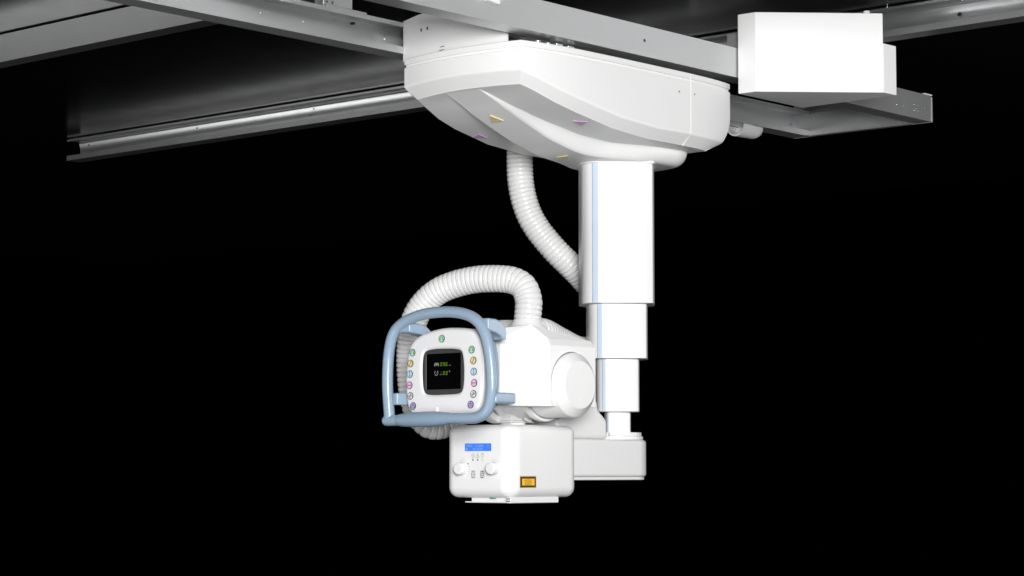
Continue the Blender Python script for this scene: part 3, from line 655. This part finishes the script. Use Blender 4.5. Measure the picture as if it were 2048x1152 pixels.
# buttons
PF = FA((XP, CY, CZ))
def bt(px, py): return PF.uv(P(px, py, x=XP))
def arrow(mb, s, t, pts, w, head, h, both=True):
    stroke(mb, PF, [(s + a, t + b) for a, b in pts], w, h, INK)
    for (tip, frm) in ((pts[-1], pts[-2]),) + (((pts[0], pts[1]),) if both else ()):
        d = Vector((tip[0] - frm[0], tip[1] - frm[1])).normalized(); q = Vector((-d.y, d.x)) * head * 0.62; b = Vector(tip) - d * head
        poly(mb, PF, [(s + tip[0] + d.x * 0.0006, t + tip[1] + d.y * 0.0006), (s + b.x + q.x, t + b.y + q.y), (s + b.x - q.x, t + b.y - q.y)], h + 0.0001, INK)
BR = 0.0097
def button(px, py, kind):
    s, t = bt(px, py); m = MB(); H = 0.0018
    col = BCOL[{'turn': 'green', 'long': 'yellow', 'height': 'blue', 'cross': 'pink', 'all': 'white', 'tilt': 'violet'}[kind]]
    disc(m, PF, s, t, BR, -0.001, INK, 36, 0.001 + H * 0.55)
    disc(m, PF, s, t, BR * 0.90, H * 0.55, col, 36, H * 0.45)
    ring(m, PF, s, t, BR * 0.86, BR * 1.01, H + 0.0001, INK, 40)
    h = H + 0.0003; w = 0.0013
    if kind == 'turn':
        ring(m, PF, s, t + 0.0004, 0.0041, 0.0054, h, INK, 24, -8, 188)
        for sg in (-1, 1): poly(m, PF, [(s + sg * 0.0072, t - 0.0006), (s + sg * 0.0026, t - 0.0006), (s + sg * 0.0049, t - 0.0042)], h, INK)
    if kind == 'long': arrow(m, s, t, [(-0.0034, -0.0058), (0.0036, 0.0058)], w, 0.0028, h)
    if kind == 'height': arrow(m, s, t, [(0, -0.0068), (0, 0.0068)], w, 0.0032, h)
    if kind == 'cross': arrow(m, s, t, [(-0.0064, 0), (0.0064, 0)], w, 0.003, h)
    if kind == 'all':
        arrow(m, s, t, [(0, -0.0076), (0, 0.0076)], w, 0.0026, h); arrow(m, s, t, [(-0.0074, 0), (0.0074, 0)], w, 0.0026, h); arrow(m, s, t, [(-0.0050, -0.0054), (0.0050, 0.0054)], w, 0.0026, h)
    if kind == 'tilt':
        ring(m, PF, s, t - 0.0012, 0.0050, 0.0059, h, INK, 24, -10, 190); stroke(m, PF, [(s, t - 0.0072), (s, t + 0.0076)], 0.0008, h, INK)
        for sg in (-1, 1): poly(m, PF, [(s + sg * 0.0070, t - 0.0014), (s + sg * 0.0030, t - 0.0024), (s + sg * 0.0062, t - 0.0056)], h, INK)
        ring(m, PF, s, t + 0.0030, 0.0018, 0.0025, h, INK, 16)
    o = m.build('button', cp, 0); o['label'] = {'turn': 'green', 'long': 'yellow', 'height': 'light blue', 'cross': 'pink', 'all': 'white', 'tilt': 'violet'}[kind] + ' round button'
for px, py, k in ((884, 677.3, 'turn'), (825.5, 705.3, 'turn'), (821.5, 727, 'long'), (820.3, 748.3, 'height'), (819.6, 770.7, 'cross'), (821.2, 792, 'all'), (826.6, 812, 'tilt'),
                  (943.8, 699.2, 'turn'), (947.3, 720.9, 'long'), (948, 743.2, 'height'), (948.8, 765.9, 'cross'), (947.2, 788, 'all'), (941.8, 809.2, 'tilt')): button(px, py, k)
# little drawer lip above the grip
a = PF.uv(P(831, 817, x=XP)); b = PF.uv(P(873, 814.5, x=XP)); m = MB()
m.loft([[PF(a[0], a[1] - 0.010, -0.002), PF(b[0], b[1] - 0.010, -0.002), PF(b[0], b[1], -0.002), PF(a[0], a[1], -0.002)], [PF(a[0], a[1] - 0.010, 0.003), PF(b[0], b[1] - 0.010, 0.003), PF(b[0], b[1], 0.003), PF(a[0], a[1], 0.003)]], PANELW)
b = PF.uv(P(873.5, 817, x=XP)); m.loft([[PF(b[0] - 0.0036, b[1] - 0.008, -0.001), PF(b[0] + 0.0036, b[1] - 0.008, -0.001), PF(b[0] + 0.0036, b[1] + 0.003, -0.001), PF(b[0] - 0.0036, b[1] + 0.003, -0.001)], [PF(b[0] - 0.0036, b[1] - 0.008, 0.005), PF(b[0] + 0.0036, b[1] - 0.008, 0.005), PF(b[0] + 0.0036, b[1] + 0.003, 0.005), PF(b[0] - 0.0036, b[1] + 0.003, 0.005)]], WHITE_G)
m.build('card_slot', cp, 0)
# blue back shell
m = MB(); m.loft([ploop(po, XP + 0.066, 0.012), ploop(po, XP + 0.061, 0.004), ploop(po, XP + 0.052, 0.001), ploop(po, XP + 0.0395, 0.001)], BLUE, True, True); m.build('back_shell', cp, 50)
# handle loop
XH = -0.752
HP = [(778.4, 838), (778.6, 830), (777.4, 812), (775.9, 790), (775.1, 768), (775.6, 740), (777, 715), (780, 692), (784.6, 673.5), (794.6, 656.2), (814.3, 641), (847.3, 628.6), (886.8, 623.9), (915, 625.2), (935, 630), (950, 638), (964, 653), (973.5, 676), (979.5, 705), (983, 738), (984.3, 768), (982.5, 792), (978, 812), (969, 826.5), (955, 834.5), (938, 836.6), (910, 836.8), (870, 837.5), (830, 839), (800, 840.5), (776, 841.2)]
pts = resample(spline([P(a, b, x=XH) for a, b in HP], 16), 0.004)
m = MB(); m.tube(pts, 0.0143, BLUE, 28)
hd_ = m.build('handle', cp, 60)
q0 = P(781, 841, x=XH); q1 = P(767.5, 841.4, x=XH)
m = MB(); m.lathe(q1, (0, -1, 0), [(0, 0.002), (0.0008, 0.006), (0.003, 0.0105), (0.007, 0.0133), (0.012, 0.0139), (0.040, 0.0139)], BLUE, 28); m.build('end_knob', hd_)
g0 = P(796, 840.5, x=XH); g1 = P(904, 836.4, x=XH)
prof = [(0.0, 0.0141), (0.012, 0.0146), (0.05, 0.0160), (0.15, 0.0178), (0.35, 0.0194), (0.55, 0.0199), (0.72, 0.0190), (0.86, 0.0168), (0.95, 0.0148), (1.0, 0.0139)]
Lg = (g1 - g0).length; m = MB(); m.lathe(g0, g1 - g0, [(t * Lg, r) for t, r in smooth_table(prof)], BLUEG, 36); m.build('grip', hd_)
# four arms tying the handle to the back shell and tube cover
def arm_box(name, px, py, x1, hw, hh, lean=0.0, bev=0.006, dy=0.0):
    p = P(px, py, x=XH); m = MB()
    bm = bmesh.new(); bmesh.ops.create_cube(bm, size=1)
    for v in bm.verts:
        f = v.co.x + 0.5
        v.co = Vector((XH + (x1 - XH) * f, p.y + dy * f + v.co.y * 2 * hw, p.z + lean * f + v.co.z * 2 * hh))
    bmesh.ops.bevel(bm, geom=bm.edges[:] + bm.verts[:], offset=bev, segments=4, affect='EDGES', profile=0.5)
    m.add_bm(bm, BLUE); return m.build('handle_arm', cp)
arm_box('', 985.5, 795.5, XH + 0.078, 0.0105, 0.0140)
arm_box('', 789, 798, XH + 0.062, 0.0085, 0.0155, dy=-0.018, bev=0.004)
# upper arms: curved webs behind the top corners
p = P(966, 645, x=XH)
m = MB(); arch = [(0.0, 0.011), (0.030, 0.010), (0.052, 0.004), (0.066, -0.008), (0.070, -0.022), (0.070, -0.040), (0.056, -0.043), (0.050, -0.034), (0.030, -0.026), (0.0, -0.020)]
m.prism(arch, -0.016, 0.016, BLUE, 0.004, 3, xf=lambda v: Vector((XH + v.x, p.y - 0.002 + v.z, p.z + v.y))); m.build('handle_arm', cp)
p2 = P(800, 650, x=XH)
m = MB(); arch2 = [(0.0, 0.008), (0.036, 0.006), (0.062, -0.002), (0.080, -0.016), (0.080, -0.028), (0.05, -0.024), (0.0, -0.018)]
m.prism(arch2, -0.030, 0.014, BLUE, 0.004, 3, xf=lambda v: Vector((XH + v.x, p2.y - 0.004 + v.z - v.x * 0.10, p2.z - 0.002 + v.y))); m.build('handle_arm', cp)

# ------------------------------------------------------------------ collimator
X0, X1, Y0, Y1 = -0.5755, -0.2955, -0.107, 0.1335
ct, cb = P(1022, 848.5, d=5.72).z, P(1022, 996, d=5.72).z
co = thing('collimator', 'white rounded collimator box with blue display, two knobs and amber warning label', 'collimator', (TX, 0, cb))
m = MB()
bm = bmesh.new()
n = 14; r = 0.040; lp = []
for cx_, cy_, a0 in ((X0 + r, Y0 + r, 180), (X1 - r, Y0 + r, 270), (X1 - r, Y1 - r, 0), (X0 + r, Y1 - r, 90)):
    for i in range(n + 1): a = math.radians(a0 + 90 * i / n); lp.append((cx_ + r * math.cos(a), cy_ + r * math.sin(a)))
bm.free()
rv = 0.027; rg = []
for i in range(9):
    a = math.radians(90 * i / 8); d = rv * (1 - math.sin(a)); z = cb + rv * (1 - math.cos(a)); rg.append([(p.x, p.y, z) for p in offset(lp, d)])
for i in range(9):
    a = math.radians(90 * i / 8); d = rv * 0.95 * (1 - math.cos(a)); z = ct - rv * 0.75 * (1 - math.sin(a)); rg.append([(p.x, p.y, z) for p in offset(lp, d)])
m.loft(rg, WHITE, True, True); cbd = m.build('body', co, 50)
CF = FA((X0, 0, (ct + cb) / 2)); cfp = lambda px, py: CF.uv(P(px, py, x=X0))
CB = FB((0, Y0, (ct + cb) / 2)); cbp = lambda px, py: CB.uv(P(px, py, y=Y0))
# display
a = cfp(930.3, 887); b = cfp(982.6, 902)
m = MB(); m.loft([[CF(a[0], b[1], -0.002), CF(b[0], b[1], -0.002), CF(b[0], a[1], -0.002), CF(a[0], a[1], -0.002)], [CF(a[0], b[1], 0.0008), CF(b[0], b[1], 0.0008), CF(b[0], a[1], 0.0008), CF(a[0], a[1], 0.0008)]], LCD)
W_, H_ = b[0] - a[0], a[1] - b[1]
lcd = m.build('display', co, 0)
m = MB()
text(m, CF, a[0] + W_ * 0.06, b[1] + H_ * 0.54, 'CROSS', H_ * 0.42, 0.0011, LCDT, 0.82)
text(m, CF, a[0] + W_ * 0.40, b[1] + H_ * 0.54, '0  LONG', H_ * 0.42, 0.0011, LCDT, 0.86)
text(m, CF, a[0] + W_ * 0.86, b[1] + H_ * 0.54, '0', H_ * 0.42, 0.0011, LCDT, 0.82)
text(m, CF, a[0] + W_ * 0.30, b[1] + H_ * 0.12, 'SID 100 20L', H_ * 0.42, 0.0011, LCDT, 0.86)
poly(m, CF, [(a[0] + W_ * 0.055, b[1] + H_ * 0.12), (a[0] + W_ * 0.095, b[1] + H_ * 0.12), (a[0] + W_ * 0.085, b[1] + H_ * 0.42), (a[0] + W_ * 0.065, b[1] + H_ * 0.42)], 0.0011, LCDT)
m.build('writing', lcd, 0)
# indicators and pictograms
for px, mm in ((946, INK), (955.6, INK), (965, LEDY)):
    s, t = cfp(px, 919.8); m = MB(); disc(m, CF, s, t, 0.0021, -0.0005, mm, 20, 0.0013); o = m.build('indicator', co, 0)
    o['label'] = 'lit yellow indicator' if mm is LEDY else 'dark indicator'
h = 0.0005; w = 0.0008
m = MB()
s, t = cfp(946.3, 911.4)
ring(m, CF, s, t, 0.0024, 0.0030, h, INKG, 20, -60, 250); ring(m, CF, s - 0.0005, t, 0.0050, 0.0056, h, INKG, 22, 60, 200); ring(m, CF, s + 0.0009, t - 0.0002, 0.0046, 0.0052, h, INKG, 18, -60, 80)
stroke(m, CF, [(s - 0.0045, t - 0.0056), (s + 0.0015, t - 0.0056), (s + 0.003, t - 0.003)], w, h, INKG)
m.build('pictogram', co, 0); m = MB()
s, t = cfp(955.6, 911.3); stroke(m, CF, [(s - 0.0050, t - 0.0056), (s + 0.0050, t - 0.0056), (s, t + 0.0068), (s - 0.0050, t - 0.0056)], w, h, INKG); stroke(m, CF, [(s, t + 0.0020), (s, t - 0.0030)], w, h, INKG)
m.build('pictogram', co, 0); m = MB()
s, t = cfp(964.8, 911.3); stroke(m, CF, [(s - 0.0048, t + 0.0056), (s + 0.0034, t + 0.0056), (s + 0.0052, t + 0.0016), (s + 0.0046, t - 0.0020)], w, h, INKG); stroke(m, CF, [(s - 0.0034, t + 0.0030), (s - 0.0042, t - 0.0006), (s + 0.0012, t - 0.0056), (s + 0.0020, t - 0.0046)], w, h, INKG); stroke(m, CF, [(s - 0.0010, t + 0.0034), (s + 0.0016, t + 0.0030)], w, h, INKG)
m.build('pictogram', co, 0)
for px, rect in ((946.5, False), (964.5, True)):
    m = MB(); s, t = cfp(px, 948.8); a_, b_ = 0.0062, 0.0090
    stroke(m, CF, [(s - a_, t - b_ + 0.001), (s - a_ + 0.001, t - b_), (s + a_ - 0.001, t - b_), (s + a_, t - b_ + 0.001), (s + a_, t + b_ - 0.001), (s + a_ - 0.001, t + b_), (s - a_ + 0.001, t + b_), (s - a_, t + b_ - 0.001), (s - a_, t - b_ + 0.001)], 0.0010, h, INK)
    for sg in (-1, 1): poly(m, CF, [(s - 0.0028, t + sg * b_), (s + 0.0028, t + sg * b_), (s + 0.0012, t + sg * (b_ - 0.0022)), (s - 0.0012, t + sg * (b_ - 0.0022))], h + 0.0001, INK)
    if rect:
        stroke(m, CF, [(s - 0.0044, t - 0.0030), (s + 0.0044, t - 0.0030), (s + 0.0044, t + 0.0030), (s - 0.0044, t + 0.0030), (s - 0.0044, t - 0.0030)], w, h, INK); stroke(m, CF, [(s - 0.0022, t - 0.0066), (s + 0.0022, t - 0.0066), (s + 0.0022, t + 0.0066), (s - 0.0022, t + 0.0066), (s - 0.0022, t - 0.0066)], w, h, INK)
    else:
        ring(m, CF, s, t, 0.0046, 0.0053, h, INK, 28); stroke(m, CF, [(s - 0.0036, t), (s + 0.0036, t)], w, h, INKG); stroke(m, CF, [(s, t - 0.006), (s, t + 0.006)], w * 0.8, h, INKG)
    m.build('pictogram', co, 0)
m = MB()
for px, py, r_ in ((936.2, 927.6, 0.0021), (938.2, 933.7, 0.0015), (938.6, 938.8, 0.0014), (938.0, 943.8, 0.0012), (936.6, 948.2, 0.0010), (935.0, 952, 0.0007)):
    s, t = cfp(px, py); disc(m, CF, s, t, r_, h, INK, 16)
m.build('scale_dots', co, 0)
for px, py in ((926.0, 937.4), (990.3, 936.8)):
    q = P(px, py, x=X0)
    m = MB(); m.lathe((X0 + 0.003, q.y, q.z), (-1, 0, 0), [(0, 0.0172), (0.006, 0.0166), (0.018, 0.0160), (0.0225, 0.0155), (0.0240, 0.0142), (0.0246, 0.0120)], WHITE_G, 44); kn = m.build('knob', co, 40)
    m = MB(); m.box(X0 - 0.0045, X0 - 0.0005, q.y + 0.0162, q.y + 0.0205, q.z + 0.004, q.z + 0.0072, WHITE_G, 0.0008, 1); m.build('pointer', kn)
# amber warning label
a = cbp(1039.6, 952.2); b = cbp(1072.2, 975.7); s0, s1, t1, t0 = a[0], b[0], a[1], b[1]; W_, H_ = s1 - s0, t1 - t0
def rect(mb, f0, f1, g0, g1, h, mm, fr): poly(mb, fr, [(s0 + W_ * f0, t0 + H_ * g0), (s0 + W_ * f1, t0 + H_ * g0), (s0 + W_ * f1, t0 + H_ * g1), (s0 + W_ * f0, t0 + H_ * g1)], h, mm)
m = MB(); rect(m, 0, 1, 0, 1, 0.0004, AMBERD, CB); rect(m, 0.03, 0.97, 0.07, 0.93, 0.0006, INK, CB); rect(m, 0.125, 0.895, 0.21, 0.78, 0.0008, AMBER, CB)
for g, lo, hi in ((0.72, 0.34, 0.68), (0.645, 0.27, 0.74), (0.565, 0.30, 0.70), (0.485, 0.27, 0.74), (0.405, 0.32, 0.70), (0.325, 0.30, 0.66), (0.26, 0.27, 0.74)):
    x_ = lo
    while x_ < hi:
        l_ = random.uniform(0.03, 0.085); rect(m, x_, min(hi, x_ + l_), g - 0.021, g + 0.021, 0.0010, BROWN, CB); x_ += l_ + 0.022
wl = m.build('warning_label', co, 0)
# accessory rails below
zr1 = cb + 0.001; zr0 = P(1022, 1006.5, d=5.72).z
m = MB(); m.box(X0 + 0.012, X1 - 0.075, Y0 + 0.0125, Y0 + 0.026, zr0, zr1 + 0.001, WHITE, 0.001, 1)
m.box(X0 + 0.0105, X0 + 0.0125, Y0 + 0.0135, Y0 + 0.025, zr0 + 0.004, zr0 + 0.0062, HOLE); m.box(X0 + 0.0105, X0 + 0.0125, Y0 + 0.0135, Y0 + 0.025, zr0 + 0.010, zr0 + 0.0122, HOLE)
r1 = m.build('accessory_rail', co)
m = MB(); m.box(X0 + 0.030, X1 - 0.075, Y0 + 0.027, Y1 - 0.075, zr0 + 0.002, zr1 + 0.001, WHITE, 0.001, 1); m.build('exit_window', co)
m = MB(); m.box(X0 + 0.014, X0 + 0.034, Y0 + 0.030, Y1 - 0.066, zr0 + 0.0005, zr0 + 0.0035, WHITE, 0.001, 1); m.build('accessory_rail', co)
q = P(987, 996.2, x=X0 + 0.028); m = MB(); m.box(X0 + 0.022, X0 + 0.030, q.y - 0.009, q.y + 0.009, zr1 - 0.0035, zr1 + 0.0005, TEAL, 0.001, 1); m.build('guide_lens', co)
